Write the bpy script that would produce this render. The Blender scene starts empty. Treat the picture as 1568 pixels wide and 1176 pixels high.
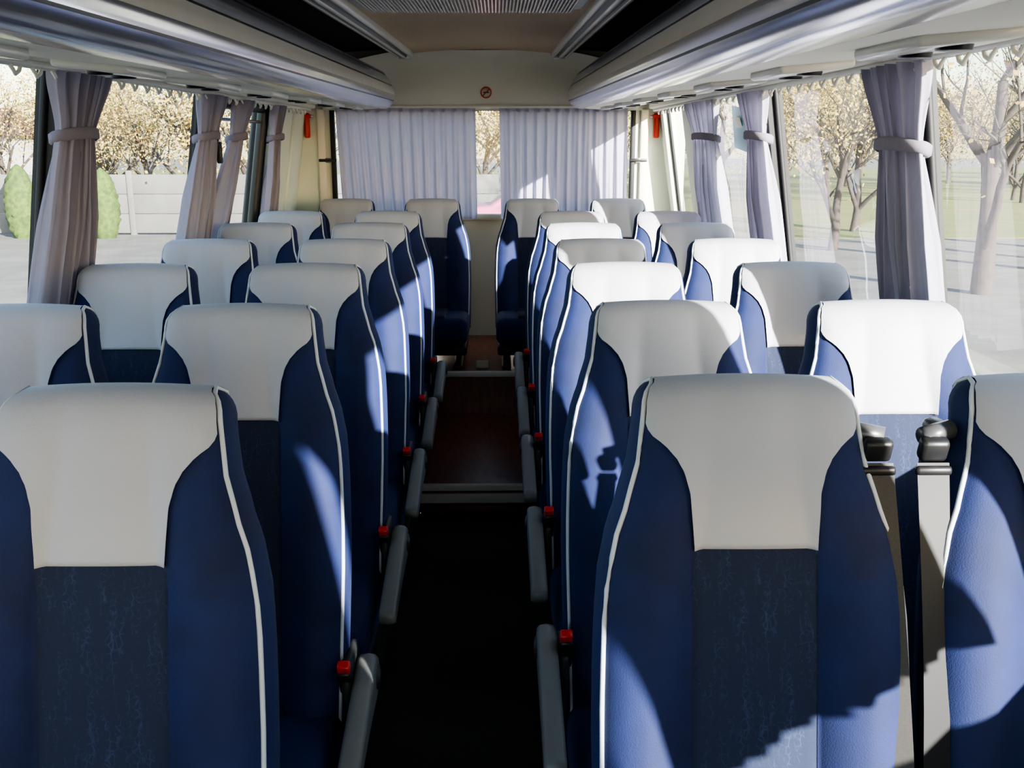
import bpy, bmesh, math, random
from mathutils import Vector, Matrix, Euler
random.seed(7)
sc = bpy.context.scene
CZ = 1.62
sin, cos, pi = math.sin, math.cos, math.pi

# ------------------------------------------------------------------ materials
def newmat(name):
    m = bpy.data.materials.new(name); m.use_nodes = True
    nt = m.node_tree
    b = nt.nodes['Principled BSDF']
    return m, nt, b
def pmat(name, col, rough=0.6, metal=0.0, noise=0.0, nscale=20, bump=0.0, bscale=200, sheen=0.0, col2=None, stretch=None, emit=None):
    m, nt, b = newmat(name)
    b.inputs['Base Color'].default_value = (*col, 1)
    b.inputs['Roughness'].default_value = rough
    b.inputs['Metallic'].default_value = metal
    if sheen:
        b.inputs['Sheen Weight'].default_value = sheen
        b.inputs['Sheen Roughness'].default_value = 0.4
        b.inputs['Sheen Tint'].default_value = (0.35, 0.55, 1.0, 1)
    tc = nt.nodes.new('ShaderNodeTexCoord')
    mp = nt.nodes.new('ShaderNodeMapping')
    nt.links.new(tc.outputs['Object'], mp.inputs['Vector'])
    if stretch: mp.inputs['Scale'].default_value = stretch
    n = nt.nodes.new('ShaderNodeTexNoise'); n.inputs['Scale'].default_value = nscale
    n.inputs['Detail'].default_value = 4
    nt.links.new(mp.outputs[0], n.inputs['Vector'])
    if col2 is None:
        k = 1 - max(noise, 0.04)
        col2 = tuple(c * k for c in col)
    mx = nt.nodes.new('ShaderNodeMix'); mx.data_type = 'RGBA'
    mx.inputs['A'].default_value = (*col, 1); mx.inputs['B'].default_value = (*col2, 1)
    rp = nt.nodes.new('ShaderNodeMapRange')
    rp.inputs['From Min'].default_value = 0.35; rp.inputs['From Max'].default_value = 0.65
    nt.links.new(n.outputs['Fac'], rp.inputs['Value'])
    nt.links.new(rp.outputs[0], mx.inputs['Factor'])
    nt.links.new(mx.outputs['Result'], b.inputs['Base Color'])
    if bump:
        n2 = nt.nodes.new('ShaderNodeTexNoise'); n2.inputs['Scale'].default_value = bscale
        nt.links.new(mp.outputs[0], n2.inputs['Vector'])
        bp = nt.nodes.new('ShaderNodeBump'); bp.inputs['Strength'].default_value = bump
        bp.inputs['Distance'].default_value = 0.002
        nt.links.new(n2.outputs['Fac'], bp.inputs['Height'])
        nt.links.new(bp.outputs[0], b.inputs['Normal'])
    return m

M = {}
M['velvet'] = pmat('blue_velvet', (0.0038, 0.0135, 0.082), 0.8, noise=0.35, nscale=9, bump=0.3, bscale=500, sheen=0.09)
M['cover'] = pmat('white_leatherette', (0.435, 0.445, 0.495), 0.6, noise=0.05, nscale=6, bump=0.15, bscale=300)
M['piping'] = pmat('piping', (0.56, 0.59, 0.65), 0.5)
M['shell'] = pmat('seat_back_shell', (0.015, 0.017, 0.025), 0.6)
M['frame'] = pmat('seat_frame_metal', (0.03, 0.03, 0.033), 0.5, metal=0.3)
M['arm'] = pmat('armrest_plastic', (0.20, 0.205, 0.195), 0.42, bump=0.2, bscale=150)
M['armdark'] = pmat('armrest_bracket', (0.03, 0.033, 0.033), 0.5)
M['red'] = pmat('buckle_red', (0.65, 0.02, 0.015), 0.35)
M['black'] = pmat('black_plastic', (0.012, 0.012, 0.013), 0.4)
M['ivory'] = pmat('ivory_panel', (0.80, 0.775, 0.67), 0.55, noise=0.05, nscale=3)
M['greenish'] = pmat('pale_wall_panel', (0.72, 0.78, 0.70), 0.55, noise=0.05, nscale=3)
M['wallgrey'] = pmat('wall_carpet', (0.12, 0.12, 0.13), 0.9, noise=0.2, nscale=60)
M['tan'] = pmat('ceiling_fabric', (0.52, 0.41, 0.28), 0.9, noise=0.08, nscale=40, bump=0.3)
M['dark'] = pmat('rack_lining', (0.006, 0.006, 0.007), 0.9)
M['alu'] = pmat('rack_aluminium', (0.55, 0.56, 0.64), 0.16, metal=0.7)
M['aluD'] = pmat('rack_grey_strip', (0.22, 0.22, 0.26), 0.3, metal=0.3)
M['ivoryg'] = pmat('rack_ivory_gloss', (0.74, 0.72, 0.64), 0.2)
M['gloss_white'] = pmat('rail_white', (0.66, 0.66, 0.62), 0.25)
M['rubber'] = pmat('window_rubber', (0.01, 0.01, 0.011), 0.6)
M['step'] = pmat('step_trim', (0.72, 0.69, 0.62), 0.4)
M['wood'] = pmat('brown_floor', (0.19, 0.050, 0.026), 0.3, noise=0.5, nscale=8, stretch=(6, 1, 1))
M['carpet'] = pmat('black_carpet', (0.050, 0.044, 0.036), 0.9, col2=(0.008, 0.008, 0.008), nscale=260, bump=0.8, bscale=260)
M['strapG'] = pmat('belt_grey', (0.04, 0.036, 0.033), 0.6, noise=0.2, nscale=300)
M['strapB'] = pmat('belt_black', (0.006, 0.006, 0.007), 0.6, noise=0.2, nscale=300)
M['brkt'] = pmat('belt_bracket', (0.09, 0.09, 0.095), 0.35, metal=0.4)
M['signred'] = pmat('sign_red', (0.6, 0.05, 0.02), 0.5)
M['signw'] = pmat('sign_white', (0.7, 0.68, 0.6), 0.5)
M['sticker'] = pmat('sticker_blue', (0.25, 0.50, 0.62), 0.5)

def denim():
    m, nt, b = newmat('denim_pattern')
    tc = nt.nodes.new('ShaderNodeTexCoord')
    mp = nt.nodes.new('ShaderNodeMapping'); mp.inputs['Scale'].default_value = (1, 0.7, 0.7)
    nt.links.new(tc.outputs['Object'], mp.inputs['Vector'])
    v = nt.nodes.new('ShaderNodeTexVoronoi'); v.feature = 'DISTANCE_TO_EDGE'; v.inputs['Scale'].default_value = 125
    nt.links.new(mp.outputs[0], v.inputs['Vector'])
    lt = nt.nodes.new('ShaderNodeMapRange'); lt.inputs['From Min'].default_value = 0.02; lt.inputs['From Max'].default_value = 0.12
    lt.inputs['To Min'].default_value = 1; lt.inputs['To Max'].default_value = 0
    nt.links.new(v.outputs['Distance'], lt.inputs['Value'])
    n = nt.nodes.new('ShaderNodeTexNoise'); n.inputs['Scale'].default_value = 24; n.inputs['Detail'].default_value = 6
    n.inputs['Roughness'].default_value = .8
    mp2 = nt.nodes.new('ShaderNodeMapping'); mp2.inputs['Scale'].default_value = (3.2, 0.5, 0.5)
    nt.links.new(tc.outputs['Object'], mp2.inputs['Vector']); nt.links.new(mp2.outputs[0], n.inputs['Vector'])
    r2 = nt.nodes.new('ShaderNodeMapRange'); r2.inputs['From Min'].default_value = 0.48; r2.inputs['From Max'].default_value = 0.66
    nt.links.new(n.outputs['Fac'], r2.inputs['Value'])
    mu = nt.nodes.new('ShaderNodeMath'); mu.operation = 'MULTIPLY'
    nt.links.new(lt.outputs[0], mu.inputs[0]); nt.links.new(r2.outputs[0], mu.inputs[1])
    n3 = nt.nodes.new('ShaderNodeTexNoise'); n3.inputs['Scale'].default_value = 500
    nt.links.new(tc.outputs['Object'], n3.inputs['Vector'])
    ad = nt.nodes.new('ShaderNodeMath'); ad.operation = 'MULTIPLY_ADD'; ad.inputs[1].default_value = 0.35
    nt.links.new(n3.outputs['Fac'], ad.inputs[0]); nt.links.new(mu.outputs[0], ad.inputs[2])
    mx = nt.nodes.new('ShaderNodeMix'); mx.data_type = 'RGBA'; mx.clamp_factor = True
    mx.inputs['A'].default_value = (0.0045, 0.010, 0.036, 1); mx.inputs['B'].default_value = (0.022, 0.038, 0.095, 1)
    nt.links.new(ad.outputs[0], mx.inputs['Factor']); nt.links.new(mx.outputs['Result'], b.inputs['Base Color'])
    b.inputs['Roughness'].default_value = 0.85
    return m
M['denim'] = denim()

def cloth(name, col, trans=0.3):
    m, nt, b = newmat(name)
    out = nt.nodes['Material Output']
    d = nt.nodes.new('ShaderNodeBsdfDiffuse'); t = nt.nodes.new('ShaderNodeBsdfTranslucent')
    n = nt.nodes.new('ShaderNodeTexNoise'); n.inputs['Scale'].default_value = 12
    mx = nt.nodes.new('ShaderNodeMix'); mx.data_type = 'RGBA'
    mx.inputs['A'].default_value = (*col, 1); mx.inputs['B'].default_value = (*[c * 0.85 for c in col], 1)
    nt.links.new(n.outputs['Fac'], mx.inputs['Factor'])
    nt.links.new(mx.outputs['Result'], d.inputs['Color']); nt.links.new(mx.outputs['Result'], t.inputs['Color'])
    ms = nt.nodes.new('ShaderNodeMixShader'); ms.inputs[0].default_value = trans
    nt.links.new(d.outputs[0], ms.inputs[1]); nt.links.new(t.outputs[0], ms.inputs[2])
    nt.links.new(ms.outputs[0], out.inputs['Surface'])
    nt.nodes.remove(b)
    return m
M['curtain'] = cloth('curtain_cloth', (0.35, 0.335, 0.42), 0.10)
M['rearlit_curtain'] = cloth('rear_and_lit_curtain_cloth', (0.53, 0.51, 0.63), 0.35)  # rear curtains; on right side curtains the paler tone stands in for sunlight
M['tie'] = cloth('curtain_tie_cloth', (0.26, 0.24, 0.29), 0.1)

def glass(name, haze=0.03, refl=1.0):
    m, nt, b = newmat(name)
    out = nt.nodes['Material Output']
    tr = nt.nodes.new('ShaderNodeBsdfTransparent'); tr.inputs[0].default_value = (0.93, 0.95, 0.94, 1)
    tl = nt.nodes.new('ShaderNodeBsdfTranslucent'); tl.inputs[0].default_value = (0.9, 0.9, 0.85, 1)
    gl = nt.nodes.new('ShaderNodeBsdfGlossy'); gl.inputs['Roughness'].default_value = 0.0
    lw = nt.nodes.new('ShaderNodeLayerWeight'); lw.inputs[0].default_value = .5
    pw = nt.nodes.new('ShaderNodeMath'); pw.operation = 'POWER'; pw.inputs[1].default_value = 5
    nt.links.new(lw.outputs['Facing'], pw.inputs[0])
    fr = nt.nodes.new('ShaderNodeMath'); fr.operation = 'MULTIPLY_ADD'; fr.inputs[1].default_value = .9 * refl; fr.inputs[2].default_value = .05 * refl
    nt.links.new(pw.outputs[0], fr.inputs[0])
    n = nt.nodes.new('ShaderNodeTexNoise'); n.inputs['Scale'].default_value = 2.0
    mh = nt.nodes.new('ShaderNodeMath'); mh.operation = 'MULTIPLY'; mh.inputs[1].default_value = haze * 2
    nt.links.new(n.outputs['Fac'], mh.inputs[0])
    m1 = nt.nodes.new('ShaderNodeMixShader'); m2 = nt.nodes.new('ShaderNodeMixShader')
    nt.links.new(mh.outputs[0], m1.inputs[0])
    nt.links.new(tr.outputs[0], m1.inputs[1]); nt.links.new(tl.outputs[0], m1.inputs[2])
    nt.links.new(fr.outputs[0], m2.inputs[0])
    nt.links.new(m1.outputs[0], m2.inputs[1]); nt.links.new(gl.outputs[0], m2.inputs[2])
    nt.links.new(m2.outputs[0], out.inputs['Surface'])
    nt.nodes.remove(b)
    return m
M['glass'] = glass('window_glass', 0.01)
M['glassR'] = glass('window_glass_dusty', 0.010)

# ------------------------------------------------------------------ mesh builder
class MB:
    def __init__(s): s.v = []; s.f = []; s.m = []; s.sm = []; s.mats = []
    def mi(s, key):
        mat = M[key]
        if mat not in s.mats: s.mats.append(mat)
        return s.mats.index(mat)
    def addface(s, idx, mi, smooth): s.f.append(idx); s.m.append(mi); s.sm.append(smooth)
    def grid(s, rows, mat, closed=False, smooth=True, flip=False, matf=None):
        o = len(s.v); n = len(rows[0])
        for r in rows: s.v.extend([tuple(p) for p in r])
        for i in range(len(rows) - 1):
            for j in range(n if closed else n - 1):
                a = o + i * n + j; b = o + i * n + (j + 1) % n; c = b + n; d = a + n
                k = matf(i, j) if matf else mat
                s.addface((a, d, c, b) if flip else (a, b, c, d), s.mi(k), smooth)
    def poly(s, pts, mat, smooth=False):
        o = len(s.v); s.v.extend([tuple(p) for p in pts]); s.addface(tuple(range(o, o + len(pts))), s.mi(mat), smooth)
    def bm(s, bmo, mat, mtx=None, smooth=False):
        o = len(s.v); bmo.verts.ensure_lookup_table()
        for v in bmo.verts:
            co = mtx @ v.co if mtx else v.co
            s.v.append(tuple(co))
        for f in bmo.faces: s.addface(tuple(o + v.index for v in f.verts), s.mi(mat), smooth)
        bmo.free()
    def box(s, c, size, mat, bevel=0.0, rot=None, seg=2, smooth=None):
        b = bmesh.new(); bmesh.ops.create_cube(b, size=1)
        for v in b.verts: v.co = Vector((v.co.x * size[0], v.co.y * size[1], v.co.z * size[2]))
        if bevel > 0: bmesh.ops.bevel(b, geom=b.edges[:], offset=bevel, segments=seg, profile=0.5, affect='EDGES')
        b.verts.index_update()
        m = Matrix.Translation(c)
        if rot: m = m @ Euler(rot).to_matrix().to_4x4()
        s.bm(b, mat, m, smooth if smooth is not None else bevel > 0)
    def cyl(s, p0, p1, r, mat, n=16, r2=None, cap=True):
        p0 = Vector(p0); p1 = Vector(p1); d = (p1 - p0); L = d.length
        b = bmesh.new(); bmesh.ops.create_cone(b, cap_ends=cap, segments=n, radius1=r, radius2=r if r2 is None else r2, depth=L)
        b.verts.index_update()
        m = Matrix.Translation((p0 + p1) / 2) @ d.to_track_quat('Z', 'Y').to_matrix().to_4x4()
        s.bm(b, mat, m, True)
    def tube(s, path, r, mat, n=8, radii=None):
        path = [Vector(p) for p in path]; rows = []
        up = Vector((0.13, 0.31, 0.94)).normalized()
        for i, p in enumerate(path):
            t = (path[min(i + 1, len(path) - 1)] - path[max(i - 1, 0)]).normalized()
            a = t.cross(up)
            if a.length < 1e-3: a = t.cross(Vector((1, 0, 0)))
            a.normalize(); b = t.cross(a)
            rr = radii[i] if radii else r
            rows.append([p + a * rr * cos(2 * pi * k / n) + b * rr * sin(2 * pi * k / n) for k in range(n)])
        s.grid(rows, mat, closed=True)
    def mesh(s, name):
        me = bpy.data.meshes.new(name); me.from_pydata(s.v, [], s.f)
        for m in s.mats: me.materials.append(m)
        me.polygons.foreach_set('material_index', s.m); me.polygons.foreach_set('use_smooth', s.sm)
        me.validate(); me.update()
        return me
    def obj(s, name, loc=(0, 0, 0)):
        o = bpy.data.objects.new(name, s.mesh(name)); sc.collection.objects.link(o); o.location = loc
        return o
def inst(me, name, loc, rz=0, scale=1):
    o = bpy.data.objects.new(name, me); sc.collection.objects.link(o); o.location = loc
    o.rotation_euler = (0, 0, rz); o.scale = (scale,) * 3 if not isinstance(scale, tuple) else scale
    return o

def interp(tab, x):
    if x <= tab[0][0]: return tab[0][1]
    for (a, va), (b, vb) in zip(tab, tab[1:]):
        if x <= b:
            k = (x - a) / (b - a); k = k * k * (3 - 2 * k) * 0.35 + k * 0.65
            return va + (vb - va) * k
    return tab[-1][1]

# ------------------------------------------------------------------ seats
HW = [(0, .132), (.006, .143), (.02, .149), (.045, .152), (.10, .160), (.15, .176), (.20, .194), (.25, .205), (.32, .211), (.45, .214), (.85, .206)]
WC = [(0, .160), (.045, .152), (.058, .144), (.068, .131), (.080, .118), (.094, .107), (.112, .098), (.14, .091), (.215, .086)]
TOPZ = CZ - .336
def seat_mesh(arm=0, zc=0.50, zfloor=0.14, adz=0.0):
    mb = MB()
    L = TOPZ - zc + .06
    rake = .235 * L / .84
    r = .04; T = .088
    def yc(t):
        s = t / L
        return -rake * s - .012 * sin(pi * min(1, s * 1.6)) + .0
    def roll(t):
        if t >= r: return 0
        return (T / 2) * (1 - math.sqrt(max(0, 1 - ((r - t) / r) ** 2)))
    def fdepth(x, t):
        hw = interp(HW, t); a = abs(x) / hw
        amp = .007 + .030 * min(1, max(0, (t - .06) / .25))
        bump = amp * (max(0, 1 - ((a - .72) / .34) ** 2) if a > .38 else 0)
        edge = -.010 * max(0, (a - .9) / .1) ** 2
        cen = .006 * (1 - min(1, a / .4) ** 2)
        g = 0
        xc = min(.088, .58 * hw)
        if t > .22 and abs(abs(x) - xc) < .003: g = -.006
        return bump + edge + cen + g
    def front(x, t, off=0):
        return Vector((x, yc(t) + roll(t) - fdepth(x, t) * min(1, t / .05 + .1) - off, TOPZ - t - .30 * x * x + (off if t < .03 else 0)))
    def back(x, t, off=0):
        hw = interp(HW, t)
        cv = .02 * (abs(x) / hw) ** 2
        return Vector((x, yc(t) + T - roll(t) - cv * min(1, t / .05) + off, TOPZ - t - .30 * x * x + (off if t < .03 else 0)))
    ts = [0, .001, .004, .009, .016, .025, .035, .045, .06, .075, .09, .105, .12, .14, .16, .18, .20, .22, .25, .29, .34, .40, .47, .55, .63, .72, L]
    rows = []
    nf = None
    for t in ts:
        hw = interp(HW, t); xc = min(.088, .58 * hw)
        fx = [-hw, -.97 * hw, -.91 * hw, -.84 * hw, -.76 * hw, -.68 * hw, -xc - .004, -xc, -xc + .004, -.8 * xc, -.5 * xc, 0]
        fx = fx + [-a for a in fx[:-1]][::-1]
        nf = len(fx)
        row = [front(x, t) for x in fx]
        k = min(1, t / r + .25)
        e = front(hw, t); bk = back(hw * .93, t)
        for (q, w) in ((.2, .008), (.5, .013), (.8, .010)):
            row.append(Vector((hw + w * k, e.y + (bk.y - e.y) * q, e.z)))
        for x in (.93, .6, 0, -.6, -.93): row.append(back(hw * x, t))
        for (q, w) in ((.8, .010), (.5, .013), (.2, .008)):
            row.append(Vector((-hw - w * k, e.y + (bk.y - e.y) * q, e.z)))
        rows.append(row)
    def mf(i, j):
        if 7 <= j <= 14: return 'denim'
        if j < nf + 3 or j > nf + 7: return 'velvet'
        return 'shell'
    mb.grid(rows, 'velvet', closed=True, matf=mf, flip=False)
    mb.poly(rows[0][::-1], 'velvet'); mb.poly(rows[-1], 'shell')
    # cover (antimacassar)
    crow = []
    N = 26
    tsb = [.10, .07, .045, .03, .018, .009, .003, .0005]
    for t in tsb:
        hw = interp(HW, t) * .99
        crow.append([back(-hw + 2 * hw * k / N, t, .004) for k in range(N + 1)])
    tsf = [0, .002, .006, .012, .02, .03, .04, .045] + [.045 + .17 * k / 22 for k in range(1, 23)]
    for t in tsf:
        w = min(interp(WC, t), interp(HW, t) * .985)
        crow.append([front(-w + 2 * w * k / N, t, .0035 + .0025 * min(1, t / .06)) for k in range(N + 1)])
    crow.append([p + Vector((0, .009, 0)) for p in crow[-1]])
    mb.grid(crow, 'cover', flip=True)
    # piping
    for sx in (-1, 1):
        path = []
        for t in [L - .02, .7, .6, .5, .42, .36, .3, .26, .22, .19, .16, .13, .1, .07, .045, .03, .018, .009, .002]:
            p = front(sx * interp(HW, t) * 1.0, t); path.append(p + Vector((sx * .001, -.001, 0)))
        for t in (.001, .01, .03, .07, .12):
            p = back(sx * interp(HW, t) * .97, t); path.append(p + Vector((sx * .002, .001, .002)))
        mb.tube(path, .0038, 'piping', 7)
    # cushion
    yb = yc(L)
    mb.box((0, yb - .20, zc - .065), (.435, .50, .15), 'velvet', .045, rot=(math.radians(-4), 0, 0), seg=4)
    mb.box((0, yb - .20, zc - .0), (.20, .44, .05), 'denim', .02, rot=(math.radians(-4), 0, 0), seg=3)
    mb.box((0, yb - .18, zc - .165), (.42, .42, .05), 'shell', .012)
    # legs
    for sx in (-.16, .16):
        mb.box((sx, yb - .20, (zc - .16 + zfloor) / 2), (.03, .07, zc - .16 - zfloor), 'frame', .008)
        mb.box((sx, yb - .20, zfloor + .012), (.05, .36, .022), 'frame', .006)
    if arm:
        ax = arm * .258
        P0 = Vector((0, -.165, .605 - adz)); P1 = Vector((0, -.49, .552 - adz)); r0, r1 = .048, .022
        d = (P1 - P0).normalized()
        prof = []
        dirv = d; nrm = Vector((0, -d.z, d.y));
        if nrm.z < 0: nrm = -nrm
        for k in range(13):
            a = pi * k / 12   # top -> back -> bottom
            v = P0 + nrm * r0 * cos(a) - dirv * r0 * sin(a); prof.append((v.y, v.z))
        for k in range(4):
            q = (k + 1) / 5; rr = r0 + (r1 - r0) * q - .010 * sin(pi * q)
            v = P0 + (P1 - P0) * q - nrm * rr; prof.append((v.y, v.z))
        for k in range(9):
            a = pi * k / 8
            v = P1 - nrm * r1 * cos(a) + dirv * r1 * sin(a); prof.append((v.y, v.z))
        rws = []
        for (w, ins) in ((-.021, .40), (-.020, .16), (-.014, .03), (0, -.02), (.014, .03), (.020, .16), (.021, .40)):
            q = []
            for (y, z) in prof:
                k = (P0.y - y) / (P0.y - P1.y); k = min(1, max(0, k))
                cyy = P0.y + (P1.y - P0.y) * k; cz2 = P0.z + (P1.z - P0.z) * k
                q.append((ax + w, y + (cyy - y) * ins, z + (cz2 - z) * ins))
            rws.append(q)
        mb.grid(rws, 'arm', closed=True, flip=False)
        mb.poly(rws[0], 'arm', True); mb.poly(rws[-1][::-1], 'arm', True)
        mb.cyl((arm * .20, P0.y, P0.z), (ax + arm * .025, P0.y, P0.z), .024, 'armdark', 18)
        mb.cyl((ax + arm * .020, P0.y, P0.z), (ax + arm * .027, P0.y, P0.z), .016, 'armdark', 14)
        mb.box((arm * .225, P0.y - .01, .50), (.02, .12, .20), 'armdark', .008)
        # buckle
        mb.box((arm * .222, P0.y - .045, .625 - adz), (.028, .034, .09), 'black', .006, rot=(.5, 0, 0))
        mb.box((arm * .222, P0.y - .072, .67 - adz), (.026, .020, .022), 'red', .004, rot=(.5, 0, 0))
    return mb.mesh('coach_seat_mesh')

mR = seat_mesh(-1, adz=.02); mL = seat_mesh(1, adz=.07); mW = seat_mesh(0); mLast = seat_mesh(0, zc=.66, zfloor=.389)
XA, XW = .445, .915
RY = [1.344 + .686 * n for n in range(6)]
LY = [1.300 + .702 * n for n in range(6)]
for y in RY:
    inst(mR, 'coach_seat', (XA, y, 0)); inst(mW, 'coach_seat', (XW, y, 0))
for y in LY:
    inst(mL, 'coach_seat', (-XA, y, 0)); inst(mW, 'coach_seat', (-XW, y, 0))
for x in (-.80, -.295, .295, .80): inst(mLast, 'coach_seat', (x, 5.85, 0))

# seat belts beside first right pair
for (nm, sx, x0, x1, mat) in (('seat_belt', -1, .625, .640, 'strapG'), ('seat_belt', 1, .705, .678, 'strapB')):
    mb = MB()
    y0 = 1.33; z0 = CZ - .425
    mb.cyl((x0 + sx * .035, y0 + .02, z0 + .02), (x0 - sx * .012, y0 + .0, z0 + .015), .014, 'brkt', 16)
    mb.box((x0 + sx * .03, y0 + .05, z0 - .02), (.03, .05, .09), 'brkt', .01)
    mb.box((x0, y0 - .01, z0 - .0), (.040, .022, .035), 'black', .007, rot=(.3, 0, 0))
    mb.box((x0, y0 - .018, z0 - .03), (.052, .012, .014), 'black', .005)
    rows = []
    for k in range(16):
        q = k / 15; z = z0 - .02 - q * .68; y = y0 - .015 - .22 * q - .015 * sin(pi * q); x = x0 + (x1 - x0) * q
        tw = .35 * sin(pi * q) * sx
        rows.append([(x + w * cos(tw), y + w * sin(tw), z) for w in (-.023, 0, .023)])
    mb.grid(rows, mat)
    rows2 = [[(p[0], p[1] + .0015, p[2]) for p in r] for r in rows]
    mb.grid(rows2, mat, flip=True)
    mb.box((x1, y0 - .25, .50), (.05, .03, .05), 'black', .008)
    mb.obj(nm)

# ------------------------------------------------------------------ bus shell
YF, YB = -1.9, 6.28
ZS = CZ - .56; ZT = CZ + .20
def wx(z):
    if z <= ZS: return 1.205
    return 1.205 - (z - ZS) / (ZT - ZS) * .120
def wallquad(mb, sgn, y0, y1, z0, z1, mat, th=.05, matout=None):
    p = []
    for (y, z) in ((y0, z0), (y1, z0), (y1, z1), (y0, z1)):
        p.append((Vector((sgn * wx(z), y, z)), Vector((sgn * (wx(z) + th), y, z))))
    a = [q[0] for q in p]; b = [q[1] for q in p]
    if sgn > 0: a = a[::-1]; b = b[::-1]
    mb.poly(a, mat); mb.poly(b[::-1], mat)
    for i in range(4):
        j = (i + 1) % 4
        mb.poly([a[j], a[i], b[i], b[j]], mat)
pil = {-1: [-1.4, -.02, 1.38, 2.80, 4.20], 1: [-.70, -.30, 1.05, 2.50, 3.82, 5.20]}
for sgn, nm in ((-1, 'wall_left'), (1, 'wall_right')):
    mb = MB()
    wallquad(mb, sgn, YF, YB, -.02, ZS, 'wallgrey')
    wallquad(mb, sgn, YF, YB, ZT, 2.30, 'ivory')
    if sgn < 0:
        wallquad(mb, sgn, 5.22, YB, ZS, ZT, 'greenish')
        for yy in (5.55, 5.9):
            mb.cyl((sgn * (wx(ZS) - .004), yy, ZS), (sgn * (wx(ZT) - .004), yy, ZT), .012, 'greenish', 10)
    else:
        wallquad(mb, sgn, 5.17, 5.52, ZS, ZT, 'greenish'); wallquad(mb, sgn, 6.14, YB, ZS, ZT, 'greenish')
        wallquad(mb, sgn, YF, -.67, ZS, ZT, 'ivory')  # solid panel added out of view to keep sun off the first left seat
    for p in pil[sgn]:
        if p < 5.1: wallquad(mb, sgn, p - .03, p + .03, ZS, ZT, 'rubber', .06)
    # sill trim
    mb.box((sgn * 1.19, (YF + YB) / 2, ZS + .005), (.05, YB - YF, .03), 'ivory', .008)
    mb.obj(nm)
wi = 1
for sgn in (-1, 1):
    ps = pil[sgn] + ([5.22] if sgn < 0 else [])
    spans = list(zip(ps, ps[1:])) + ([(5.49, 6.17)] if sgn > 0 else [])  # last right span is an added opening that lets sun reach the rear wall
    for a, b in spans:
        mb = MB()
        gm = 'glass' if sgn < 0 else 'glassR'
        off = .035
        q = [(sgn * (wx(ZS) + off), a + .035, ZS), (sgn * (wx(ZS) + off), b - .035, ZS), (sgn * (wx(ZT) + off), b - .035, ZT), (sgn * (wx(ZT) + off), a + .035, ZT)]
        mb.poly(q, gm)
        # rubber gasket
        fw = .018 if not (sgn < 0 and a > 4) else .05
        ins = [(Vector(q[0]), Vector(q[1])), (Vector(q[1]), Vector(q[2])), (Vector(q[2]), Vector(q[3])), (Vector(q[3]), Vector(q[0]))]
        for (u, v) in ins:
            mb.tube([u, v], fw * .6, 'rubber', 6)
        if sgn < 0 and a > 4:   # emergency door: thick frame, sliding vent bar
            for yy in (a + .07, b - .07): mb.tube([(-wx(ZS) + .0, yy, ZS), (-wx(ZT) + .0, yy, ZT)], .030, 'black', 8)
            mb.tube([(-wx(ZT - .04), a + .05, ZT - .04), (-wx(ZT - .04), b - .05, ZT - .04)], .028, 'black', 8)
            mb.tube([(-wx(ZT - .11), a + .1, ZT - .11), (-wx(ZT - .11), b - .1, ZT - .11)], .008, 'alu', 8)
            mb.box((-wx(ZT - .25) + .03, a + .1, ZT - .25), (.02, .03, .09), 'black', .005)
        mb.obj('window_%d' % wi); wi += 1

# rear wall
mb = MB()
RW = .93; z0 = CZ - .47; z1 = CZ + .19; zw = 2.28
def rq(x0, x1, za, zb, mat): mb.box(((x0 + x1) / 2, YB + .03, (za + zb) / 2), (x1 - x0, .06, zb - za), mat)
rq(-1.26, 1.26, 0, z0, 'ivory'); rq(-1.26, -RW, z0, z1, 'greenish'); rq(RW, 1.26, z0, z1, 'greenish'); rq(-1.26, 1.26, z1, zw, 'ivory')
for x in (-1.0, 1.0): mb.box((x, YB - .012, (z0 + z1) / 2), (.05, .03, z1 - z0), 'ivory', .01)
for x in (-RW, RW): mb.box((x, YB - .005, (z0 + z1) / 2), (.03, .04, z1 - z0), 'rubber', .008)
mb.box((0, YB - .01, z0), (2 * RW, .05, .04), 'ivory', .01)
mb.obj('wall_rear')
mb = MB(); mb.poly([(-RW, YB + .03, z0), (RW, YB + .03, z0), (RW, YB + .03, z1), (-RW, YB + .03, z1)], 'glass'); 
mb.tube([(-RW, YB + .03, z1), (RW, YB + .03, z1)], .012, 'rubber', 6)
mb.tube([(-RW, YB + .03, z0), (RW, YB + .03, z0)], .012, 'rubber', 6)
mb.obj('window_%d' % wi); wi += 1
# front wall + windshield
mb = MB()
mb.box((0, YF - .03, .45), (2.5, .06, .94), 'wallgrey'); mb.box((0, YF - .03, 2.14), (2.5, .06, .30), 'ivory')
for x in (-1.16, 1.16): mb.box((x, YF - .03, 1.45), (.12, .06, 1.1), 'rubber')
mb.obj('wall_front')
mb = MB(); mb.poly([(-1.1, YF - .03, .92), (1.1, YF - .03, .92), (1.1, YF - .03, 2.0), (-1.1, YF - .03, 2.0)], 'glass')
mb.tube([(-1.1, YF - .03, .93), (1.1, YF - .03, .93)], .015, 'rubber', 6)
mb.obj('window_%d' % wi); wi += 1

# roof + ceiling
def cz_(y): return CZ + .50 + (y - 6) * .022
mb = MB()
mb.box((0, (YF + YB) / 2, 2.315), (2.52, YB - YF + .12, .05), 'ivory')
mb.obj('roof')
mb = MB()
ys = [YF + (YB - .12 - YF) * k / 20 for k in range(21)]
rows = []
for y in ys: rows.append([(x, y, cz_(y) + .02 * (1 - (x / .45) ** 2)) for x in (-.45, -.3, -.15, 0, .15, .3, .45)])
mb.grid(rows, 'tan')
for sgn in (-1, 1):
    mb.grid([[(sgn * .45, y, cz_(y)), (sgn * .6, y, cz_(y) + .03), (sgn * 1.07, y, cz_(y) + .0)] for y in (YF, YB)], 'dark', smooth=False)
mb.obj('ceiling')
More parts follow.
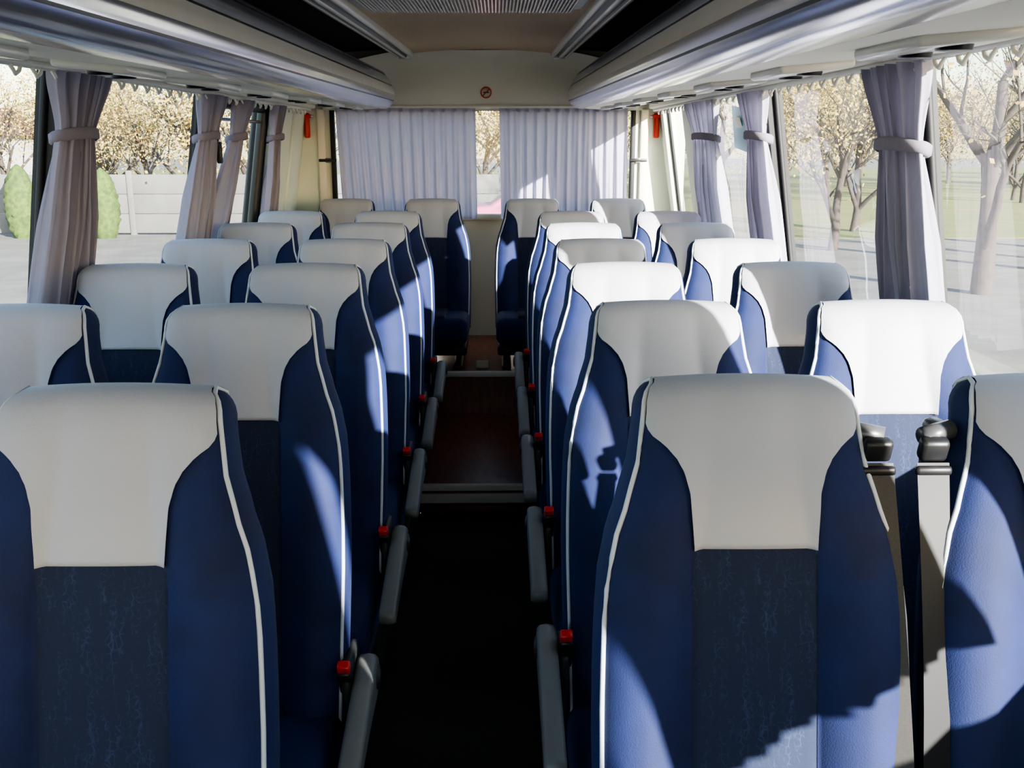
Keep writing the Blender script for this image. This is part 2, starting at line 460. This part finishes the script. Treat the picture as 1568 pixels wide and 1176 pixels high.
# rear dome cove
mb = MB(); rows = []
for k in range(15):
    q = k / 14
    row = []
    for i in range(25):
        x = -.98 + 1.96 * i / 24
        ztop = cz_(YB) + .012 - .10 * max(0, (abs(x) - .40) / .5) ** 1.6
        zbot = CZ + .18
        a = q * pi / 2
        if q < .5: z = zbot + (ztop - .10 - zbot) * (q / .5); y = YB - .035
        else:
            a = (q - .5) / .5 * pi / 2
            z = ztop - .10 + .10 * sin(a); y = YB - .035 - .16 * (1 - cos(a))
        row.append((x, y, z))
    rows.append(row)
mb.grid(rows, 'ivory'); mb.obj('trim_1')
# ceiling grille
mb = MB(); yg0, yg1 = 2.5, 3.52
mb.box((0, (yg0 + yg1) / 2, cz_(3.01) - .0), (.76, yg1 - yg0, .03), 'gloss_white', .01, rot=(.022, 0, 0))
mb.box((0, (yg0 + yg1) / 2, cz_(3.01) - .015), (.68, yg1 - yg0 - .08, .02), 'tan', .004, rot=(.022, 0, 0))
for k in range(60):
    mb.box((-.33 + .66 * k / 59, (yg0 + yg1) / 2, cz_(3.01) - .027), (.004, yg1 - yg0 - .1, .008), 'gloss_white', rot=(.022, 0, 0))
mb.obj('ceiling_air_vent')
# ceiling rails
for sgn in (-1, 1):
    mb = MB()
    prof = [(.405, .0), (.405, -.018), (.415, -.026), (.428, -.026), (.436, -.016), (.442, -.016), (.448, -.030), (.462, -.034), (.476, -.030), (.482, -.012), (.488, -.012), (.492, -.026), (.505, -.028), (.512, -.016), (.512, .02)]
    rows = []
    yy = [YF + .05 + k * (YB - .25 - YF) / 30 for k in range(31)] + [YB - .17, YB - .15, YB - .14]
    for i, y in enumerate(yy):
        sh = [0] * 31 + [.2, .5, .95]
        rows.append([(sgn * (x + (.458 - x) * sh[i] * .8), y, cz_(y) + .004 + z * (1 - sh[i] * .8)) for (x, z) in prof])
    cols = ['gloss_white'] * 15
    cols[4] = cols[5] = 'black'; cols[9] = cols[10] = 'black'
    mb.grid(rows, 'gloss_white', flip=(sgn < 0), matf=lambda i, j: cols[j])
    mb.cyl((sgn * .46, YB - .17, cz_(YB) - .035), (sgn * .46, YB - .17, cz_(YB) + .0), .035, 'gloss_white', 16)
    mb.obj('trim_%d' % (2 if sgn < 0 else 3))

# luggage racks
prof = [(1.06, .28, 'dark'), (.64, .262, 'dark'), (.612, .34, 'dark'), (.600, .352, 'aluD'), (.580, .357, 'aluD'), (.562, .350, 'aluD'), (.552, .338, 'black'), (.549, .332, 'alu'), (.536, .316, 'alu'), (.524, .298, 'alu'), (.516, .280, 'black'), (.514, .274, 'ivoryg'), (.506, .260, 'ivoryg'), (.501, .244, 'ivoryg'), (.500, .228, 'alu'), (.502, .214, 'alu'), (.507, .200, 'black'), (.510, .195, 'alu'), (.518, .180, 'alu'), (.532, .168, 'alu'), (.55, .161, 'ivoryg'), (.59, .158, 'black'), (.60, .160, 'ivory'), (.72, .170, 'ivory'), (.86, .182, 'ivory'), (.98, .205, 'ivory'), (1.06, .225, 'ivory')]
prof = [(x - .022 if x < 1 else x, z, m) for (x, z, m) in prof]
for sgn in (-1, 1):
    mb = MB(); rows = []
    yy = [YF + .05 + k * (5.62 - YF - .05) / 24 for k in range(25)] + [5.62 + .58 * sin(a * pi / 2 / 12) for a in range(1, 13)]
    for y in yy:
        u = max(0, (y - 5.62) / .585); sh = .36 * (1 - math.sqrt(max(0, 1 - u * u)))
        rows.append([(sgn * max(x, x + (1.06 - x) / .6 * sh), y, CZ + z + (y - 4) * .010) for (x, z, m) in prof])
    mb.grid(rows, 'alu', flip=(sgn > 0), matf=lambda i, j: prof[j][2])
    # reading-light / air-jet modules on the underside
    for n in range(9):
        y = .2 + n * .69
        mb.box((sgn * .76, y, CZ + .170 + (y - 4) * .01), (.16, .26, .022), 'gloss_white', .008, rot=(0, -sgn * .10, 0))
        for k in (-.07, .07): mb.cyl((sgn * .76, y + k, CZ + .153 + (y - 4) * .01), (sgn * .76, y + k, CZ + .173 + (y - 4) * .01), .026, 'black', 16, r2=.03)
    mb.obj('luggage_rack')
# curtain rails with hooks
for sgn in (-1, 1):
    mb = MB(); x = sgn * (wx(ZT) - .055); zr = CZ + .178
    mb.tube([(x, YF + .2, zr), (x, 2, zr), (x, YB - .2, zr)], .011, 'gloss_white', 8)
    mb.box((sgn * (wx(ZT) - .03), 2.2, CZ + .20), (.10, YB - YF - .3, .03), 'ivory', .01)
    y = YF + .3
    while y < YB - .3:
        mb.tube([(x, y, zr), (x - sgn * .006, y + .015, zr - .02), (x, y + .035, zr - .028), (x, y + .055, zr - .02), (x, y + .07, zr)], .005, 'ivory', 6)
        y += .11
    mb.obj('curtain_rail')

# ------------------------------------------------------------------ floor
mb = MB()
YS1, YS2 = 4.12, 5.25; AX = .262
mb.box((0, (YF + YS1) / 2, -.02), (2.40, YS1 - YF, .04), 'carpet')
mb.obj('floor')
mb = MB()
for sgn in (-1, 1):
    mb.box((sgn * (AX + 1.19) / 2, (YF + 1.6 + YS2) / 2 , .07), (1.19 - AX, YS2 - YF - 1.6, .14), 'carpet', .004)
mb.obj('seat_platform')
mb = MB()
mb.box((0, (YS1 + YS2) / 2, .0705), (2 * AX - .002, YS2 - YS1, .141), 'wood')
mb.box((0, YS1 - .012, .128), (2 * AX, .03, .028), 'step', .005)
mb.box((0, YS1 - .006, .075), (2 * AX, .014, .045), 'step', .003)
mb.box((0, YS1 - .006, .025), (2 * AX, .014, .03), 'wood', .003)
mb.obj('aisle_step')
mb = MB()
mb.box((0, (YS2 + YB) / 2, .195), (2.38, YB - YS2 - .01, .388), 'wood')
mb.box((0, YS2 - .008, .375), (1.0, .03, .03), 'step', .005)
mb.box((0, YS2 + .10, .405), (.07, .06, .035), 'step', .005)
mb.obj('aisle_step')

# ------------------------------------------------------------------ curtains
def side_curtain(sgn, yc0, wt=.34, wn=.19, wb=.36, skew=0, ph=0, folds=6, zb=None, tied=True, mat='curtain', st=.24):
    mb = MB(); rows = []; ztop = CZ + .172; zb = zb or CZ - .50
    for i in range(45):
        s = i / 44; z = ztop + (zb - ztop) * s
        if s < st: k = (s / st); w = wt + (wn - wt) * (k * k * (3 - 2 * k))
        else: k = (s - st) / (1 - st); k = k ** .7; w = wn + (wb - wn) * k
        yo = yc0 + skew * (s - st)
        row = []
        tight = abs(s - st)
        amp = .012 + .016 * min(1, tight * 3)
        for j in range(97):
            u = -1 + 2 * j / 96
            f = sin(u * folds * pi + ph + .5 * sin(3 * s + u)) + .35 * sin(u * folds * 2.3 * pi + ph * 2 + s * 2)
            env = math.sqrt(max(0, 1 - u * u))
            x = wx(z) - .045 - .03 * env * (1 - .3 * s) - amp * f
            x = min(x, wx(z) - .004)
            y = yo + u * w / 2 + .006 * cos(u * folds * 2 * pi + ph)
            row.append((sgn * x, y, z - (.008 * (sin(u * folds * pi) + 1) if i == 44 else 0)))
        rows.append(row)
    mb.grid(rows, mat, flip=(sgn > 0))
    if tied:
        zt = ztop + (zb - ztop) * st; ring = []
        for zz in (-.016, -.011, .011, .016):
            rr = 1 if abs(zz) < .015 else .9
            ring.append([(sgn * (wx(zt) - .055 - .05 * rr * cos(a)), yc0 + (wn / 2 + .008) * rr * sin(a), zt + zz + .01 * cos(a)) for a in [2 * pi * k / 28 for k in range(28)]])
        mb.grid(ring, 'tie', closed=True, flip=(sgn > 0))
    return mb.obj('window_curtain')
side_curtain(-1, 2.76, .36, .22, .36, skew=-.06)
side_curtain(-1, 1.36, .34, .2, .36, ph=1)
side_curtain(-1, -.05, .34, .2, .36, ph=2)
side_curtain(-1, 4.00, .30, .18, .30, skew=-.10, ph=2)
side_curtain(-1, 4.46, .22, .10, .14, skew=-.35, ph=1, folds=3)
side_curtain(-1, 5.22, .26, .16, .22, ph=.5, folds=4)
side_curtain(1, 2.42, .36, .24, .32, ph=.7, st=.28)
side_curtain(1, .99, .46, .36, .36, ph=1.4, folds=8)  # out of view, widened to shade the second-row headrest
side_curtain(1, .27, .76, .66, .60, ph=1.9, folds=11, zb=CZ - .44, skew=.05, tied=False)  # unseen sun blocker added to shade the first right seat
side_curtain(1, -.45, .44, .40, .44, ph=2)  # unseen, placed to leave only a thin strip of sun beside it
side_curtain(1, 3.75, .34, .20, .34, ph=.2, mat='rearlit_curtain')  # sunlit look put into the paler cloth colour
side_curtain(1, 4.70, .62, .46, .58, ph=1.1, folds=8, mat='rearlit_curtain')  # brightness from the sun painted in by the paler cloth

def rear_curtain(x0, x1, ph):
    mb = MB(); rows = []
    W = x1 - x0; fol = 13
    for i in range(40):
        s = i / 39; row = []
        for j in range(161):
            u = j / 160
            a = .006 + .012 * s
            z = CZ + .185 - s * .66 + (.008 * sin(u * fol * 2 * pi + ph) if i == 0 else 0)
            y = YB - .075 - a * (sin(u * fol * 2 * pi + ph + .8 * sin(2 * s + 3 * u)) + .5 * sin(u * fol * 3.7 * pi + ph))
            x = x0 + W * u + .010 * s * sin(7 * u + ph) + (.03 * s if x0 < 0 else -.0) * (1 - u)
            row.append((x, y, z))
        rows.append(row)
    mb.grid(rows, 'rearlit_curtain')
    rows = [[(x0 + W * j / 160, YB - .085 - .008 * sin(j / 160 * fol * 2 * pi + ph), CZ + .195 + .01 * abs(sin(j / 160 * fol * pi)) - k * .03) for j in range(161)] for k in range(2)]
    mb.grid(rows, 'rearlit_curtain')
    return mb.obj('rear_window_curtain')
rear_curtain(-.90, -.045, 0); rear_curtain(.10, .885, 1.3)
mb = MB(); mb.tube([(-.95, YB - .09, CZ + .20), (0, YB - .09, CZ + .20), (.95, YB - .09, CZ + .20)], .010, 'ivory', 8)
for x in (-.94, 0.03, .94): mb.box((x, YB - .06, CZ + .20), (.02, .06, .02), 'ivory', .004)
mb.obj('curtain_rail')

# hammers, sign, handles, sticker
for x in (-1.085, 1.075):
    mb = MB(); y = YB - .015; z = CZ + .09
    mb.box((x, y, z), (.035, .02, .15), 'red', .008)
    mb.box((x, y - .02, z + .055), (.065, .018, .022), 'red', .006)
    mb.cyl((x - .045, y - .02, z + .055), (x + .045, y - .02, z + .055), .007, 'alu', 10)
    mb.box((x, y - .018, z - .01), (.016, .016, .12), 'signred', .005)
    mb.obj('emergency_hammer')
    mb = MB(); sx = -1 if x < 0 else 1
    mb.box((sx * .965, YB - .03, CZ - .12), (.11, .014, .018), 'black', .004)
    mb.box((sx * .965, YB - .02, CZ - .12), (.03, .03, .03), 'alu', .005)
    mb.obj('curtain_holder')
mb = MB()
cx, cy, czs, R = .02, YB - .040, CZ + .285, .034
mb.cyl((cx, cy, czs), (cx, cy + .006, czs), R, 'signw', 32)
ring = [(cx + R * .92 * cos(a), cy - .001, czs + R * .92 * sin(a)) for a in [2 * pi * k / 32 for k in range(33)]]
mb.tube(ring, .0035, 'signred', 6)
mb.tube([(cx - R * .62, cy - .001, czs - R * .62), (cx + R * .62, cy - .001, czs + R * .62)], .003, 'signred', 6)
mb.box((cx, cy - .001, czs), (.036, .003, .007), 'black')
mb.obj('no_smoking_sign')
# sticker on the right window
mb = MB(); zc_ = CZ + .04
q = [(wx(zc_ + dz) + .022, 4.35 + dy, zc_ + dz) for (dy, dz) in ((-.11, -.09), (.12, -.07), (.10, .11), (-.13, .09))]
mb.poly(q, 'sticker'); mb.poly([(p[0] - .004, p[1] * .5 + 2.175, p[2] * .4 + (zc_ + .03) * .6) for p in q], 'signw')
mb.obj('window_sticker')

# ------------------------------------------------------------------ outside
G = -1.0
M['asph'] = pmat('pale_asphalt', (0.19, 0.18, 0.155), 0.9, noise=0.3, nscale=1.5, bump=.2)
M['grass'] = pmat('grass', (0.13, 0.17, 0.035), 0.95, col2=(0.21, 0.18, 0.05), nscale=.8)
M['fence'] = pmat('fence_concrete', (0.14, 0.14, 0.13), 0.9, noise=.2, nscale=1)
M['thuja'] = pmat('thuja_green', (0.08, 0.12, 0.018), 0.9, col2=(0.03, 0.06, 0.012), nscale=9, bump=1, bscale=30)
M['bark'] = pmat('bark', (0.07, 0.055, 0.043), 0.9, noise=.4, nscale=6)
M['leafY'] = pmat('yellow_leaves', (0.40, 0.30, 0.065), 0.8, col2=(0.30, 0.22, 0.07), nscale=1.2)
M['leafO'] = pmat('orange_leaves', (0.30, 0.18, 0.06), 0.8, col2=(0.27, 0.24, 0.07), nscale=1.5)
M['house'] = pmat('house_render', (0.45, 0.43, 0.41), 0.9)
M['roof'] = pmat('roof_tiles', (0.22, 0.11, 0.08), 0.9, noise=.3)
M['carp'] = pmat('car_paint', (0.38, 0.10, 0.20), 0.25)
M['carg'] = pmat('car_glass', (0.03, 0.035, 0.04), 0.1)
mb = MB(); mb.box((0, 20, G - .05), (300, 260, .1), 'asph'); mb.obj('parking_ground')
mb = MB(); mb.box((32, 62, G - .01), (58, 70, .05), 'grass'); mb.box((-30, 60, G - .01), (60, 62, .05), 'grass'); mb.obj('grass_verge')
# fence
mb = MB()
for k in range(22):
    x = -46 + k * 2.1
    mb.box((x, 28.4, G + .85), (.16, .16, 1.9), 'fence', .02)
    for r in range(3): mb.box((x + 1.05, 28.4, G + .32 + r * .55), (1.96, .08, .54), 'fence', .015)
mb.obj('concrete_fence')
def thuja():
    mb = MB(); rows = []
    for i in range(16):
        s = i / 15; z = s * 1.9; r = .38 * math.sin(pi * min(1, .12 + s * .88)) ** .6 + .02
        rows.append([(r * (1 + .12 * sin(7 * a + i * 2.1) + random.uniform(-.08, .08)) * cos(a), r * (1 + random.uniform(-.1, .1)) * sin(a), z) for a in [2 * pi * k / 20 for k in range(20)]])
    mb.grid(rows, 'thuja', closed=True)
    return mb.mesh('thuja_mesh')
th = thuja()
for (x, y, s) in ((-10.7, 27.4, 1), (-13.0, 27.5, 1.05), (-19, 27.4, 1), (-16.3, 27.6, .9)): inst(th, 'thuja_shrub', (x, y, G), random.random() * 6, s)

def tree(h, leafmat, nleaf, lsize, seed, depth=4, spread=.55, droop=0.0, trunk=.16):
    random.seed(seed); mb = MB(); tips = []
    def br(p, d, L, r, lev):
        n = 5; path = [p]; rad = [r]; dd = d.copy()
        for k in range(n):
            dd = (dd + Vector((random.uniform(-1, 1), random.uniform(-1, 1), random.uniform(-.6, .8) - droop * lev)) * .16).normalized()
            path.append(path[-1] + dd * L / n); rad.append(r * (1 - .55 * (k + 1) / n))
            if lev >= 1 + (k < 2): tips.append((path[-1], lev))
        mb.tube(path, r, 'bark', 6 if lev < 2 else 3, radii=rad)
        if lev < depth:
            m = 5 if lev == 0 else 4
            for q in range(m + (2 if lev == 0 else 0)):
                k = random.randint(2, n) if lev > 0 else random.choice([1, 2, 3, 3, 4, 5, 5])
                a = random.uniform(0, 2 * pi); sp = random.uniform(.6, 1.2) * spread * 1.5
                nd = (dd + Vector((cos(a), sin(a), random.uniform(-.1, .4))) * sp).normalized()
                br(path[k], nd, L * random.uniform(.5, .72), rad[k] * .62, lev + 1)
    br(Vector((0, 0, 0)), Vector((0, 0, 1)), h * .45, trunk, 0)
    for i in range(nleaf):
        p, l = random.choice(tips)
        c = p + Vector((random.gauss(0, .4), random.gauss(0, .4), random.gauss(0, .35)))
        a = Vector((random.uniform(-1, 1), random.uniform(-1, 1), random.uniform(-1, 1))).normalized() * lsize * random.uniform(.5, 1.2)
        b = a.cross(Vector((random.uniform(-1, 1), random.uniform(-1, 1), random.uniform(-1, 1)))).normalized() * lsize * .6
        mb.poly([c - a, c - b, c + a, c + b], leafmat)
    return mb.mesh('tree_mesh')
tA = tree(8, 'leafY', 6000, .07, 3, depth=4, droop=.2)
tB = tree(7, 'leafO', 3500, .065, 5, depth=4, droop=.1)
tC = tree(8, 'leafO', 300, .07, 11, depth=5, trunk=.2)
tD = tree(7, 'leafY', 1600, .06, 13, depth=4, trunk=.14)
random.seed(21)
for k in range(44):
    x = -46 + k * 1.15 + random.uniform(-.8, .8); y = random.uniform(31, 47)
    inst(random.choice([tA, tD, tB, tD]), 'autumn_tree', (x, y, G), random.random() * 6, random.uniform(.75, 1.15))
for k in range(36):
    x = 3 + k * 1.4 + random.uniform(-.8, .8); y = random.uniform(40, 66)
    inst(random.choice([tA, tB, tD, tD]), 'autumn_tree', (x, y, G), random.random() * 6, random.uniform(.8, 1.2))
for (x, y, s, m) in ((8.6, 17, 1.0, tC), (11.6, 20, 1.05, tC), (8.3, 24, .9, tD), (10.6, 29, 1, tD), (14.2, 24, 1.1, tC), (15.5, 17.5, 1, tC), (7.4, 33, .9, tC)):
    inst(m, 'bare_tree', (x, y, G), random.random() * 6, s)
# house
mb = MB(); mb.box((-34, 64, G + 1.5), (9, 6, 3.0), 'house')
mb.poly([(-39, 60.6, G + 2.9), (-29, 60.6, G + 2.9), (-30.5, 64, G + 4.6), (-37.5, 64, G + 4.6)], 'roof')
mb.poly([(-29, 67.4, G + 2.9), (-39, 67.4, G + 2.9), (-37.5, 64, G + 4.6), (-30.5, 64, G + 4.6)], 'roof')
mb.poly([(-39, 67.4, G + 2.9), (-39, 60.6, G + 2.9), (-37.5, 64, G + 4.6)], 'roof'); mb.poly([(-29, 60.6, G + 2.9), (-29, 67.4, G + 2.9), (-30.5, 64, G + 4.6)], 'roof')
for x in (-37, -34, -31): mb.box((x, 60.97, G + 1.7), (1.1, .08, 1.2), 'carg', .02)
mb.obj('house')
# parked car seen through rear window
mb = MB()
pf = [(-2.1, .35), (-2.1, .8), (-1.9, .95), (-1.2, 1.02), (-.6, 1.42), (.8, 1.45), (1.5, 1.05), (2.05, .95), (2.15, .4)]
rows = []
for (y, k) in ((-.85, .97), (-.80, 1), (.80, 1), (.85, .97)): rows.append([(x * k, y * (1 if z < 1.1 else .85), z * k) for (x, z) in pf])
mb.grid(rows, 'carp', smooth=False)
mb.poly(rows[0][::-1], 'carp'); mb.poly(rows[-1], 'carp')
mb.poly([(-1.05, -.80, 1.03), (1.3, -.80, 1.06), (.75, -.745, 1.38), (-.55, -.745, 1.36)], 'carg')
for x in (-1.35, 1.4):
    for y in (-.8, .8): mb.cyl((x, y - .1, .32), (x, y + .1, .32), .32, 'black', 20)
mb.obj('parked_car', (1.1, 26, G))

# ------------------------------------------------------------------ light
AZ, EL = math.radians(34), math.radians(17)
d = Vector((-sin(AZ) * cos(EL), cos(AZ) * cos(EL), -sin(EL)))
sun = bpy.data.lights.new('sun', 'SUN'); sun.energy = 28; sun.angle = math.radians(.6); sun.color = (1, .96, .90)
so = bpy.data.objects.new('sun', sun); sc.collection.objects.link(so); so.rotation_euler = d.to_track_quat('-Z', 'Y').to_euler()
w = bpy.data.worlds.new('sky'); sc.world = w; w.use_nodes = True
nt = w.node_tree; bg = nt.nodes['Background']
st = nt.nodes.new('ShaderNodeTexSky'); st.sky_type = 'NISHITA'; st.sun_disc = False
st.sun_elevation = EL; st.sun_rotation = math.atan2(-d.x, -d.y); st.air_density = 1.0; st.dust_density = 0.8
nt.links.new(st.outputs[0], bg.inputs[0]); bg.inputs[1].default_value = 0.66

sc.view_settings.view_transform = 'AgX'
sc.view_settings.look = 'AgX - Medium High Contrast'
sc.view_settings.exposure = 0.3

cam = bpy.data.cameras.new('camera'); cam.lens = 34.44; cam.sensor_width = 36; cam.clip_start = .02; cam.clip_end = 500
co = bpy.data.objects.new('camera', cam); sc.collection.objects.link(co)
co.location = (.087, 0, CZ); co.rotation_euler = (math.radians(90 - 13.96), 0, math.radians(-.84))
sc.camera = co
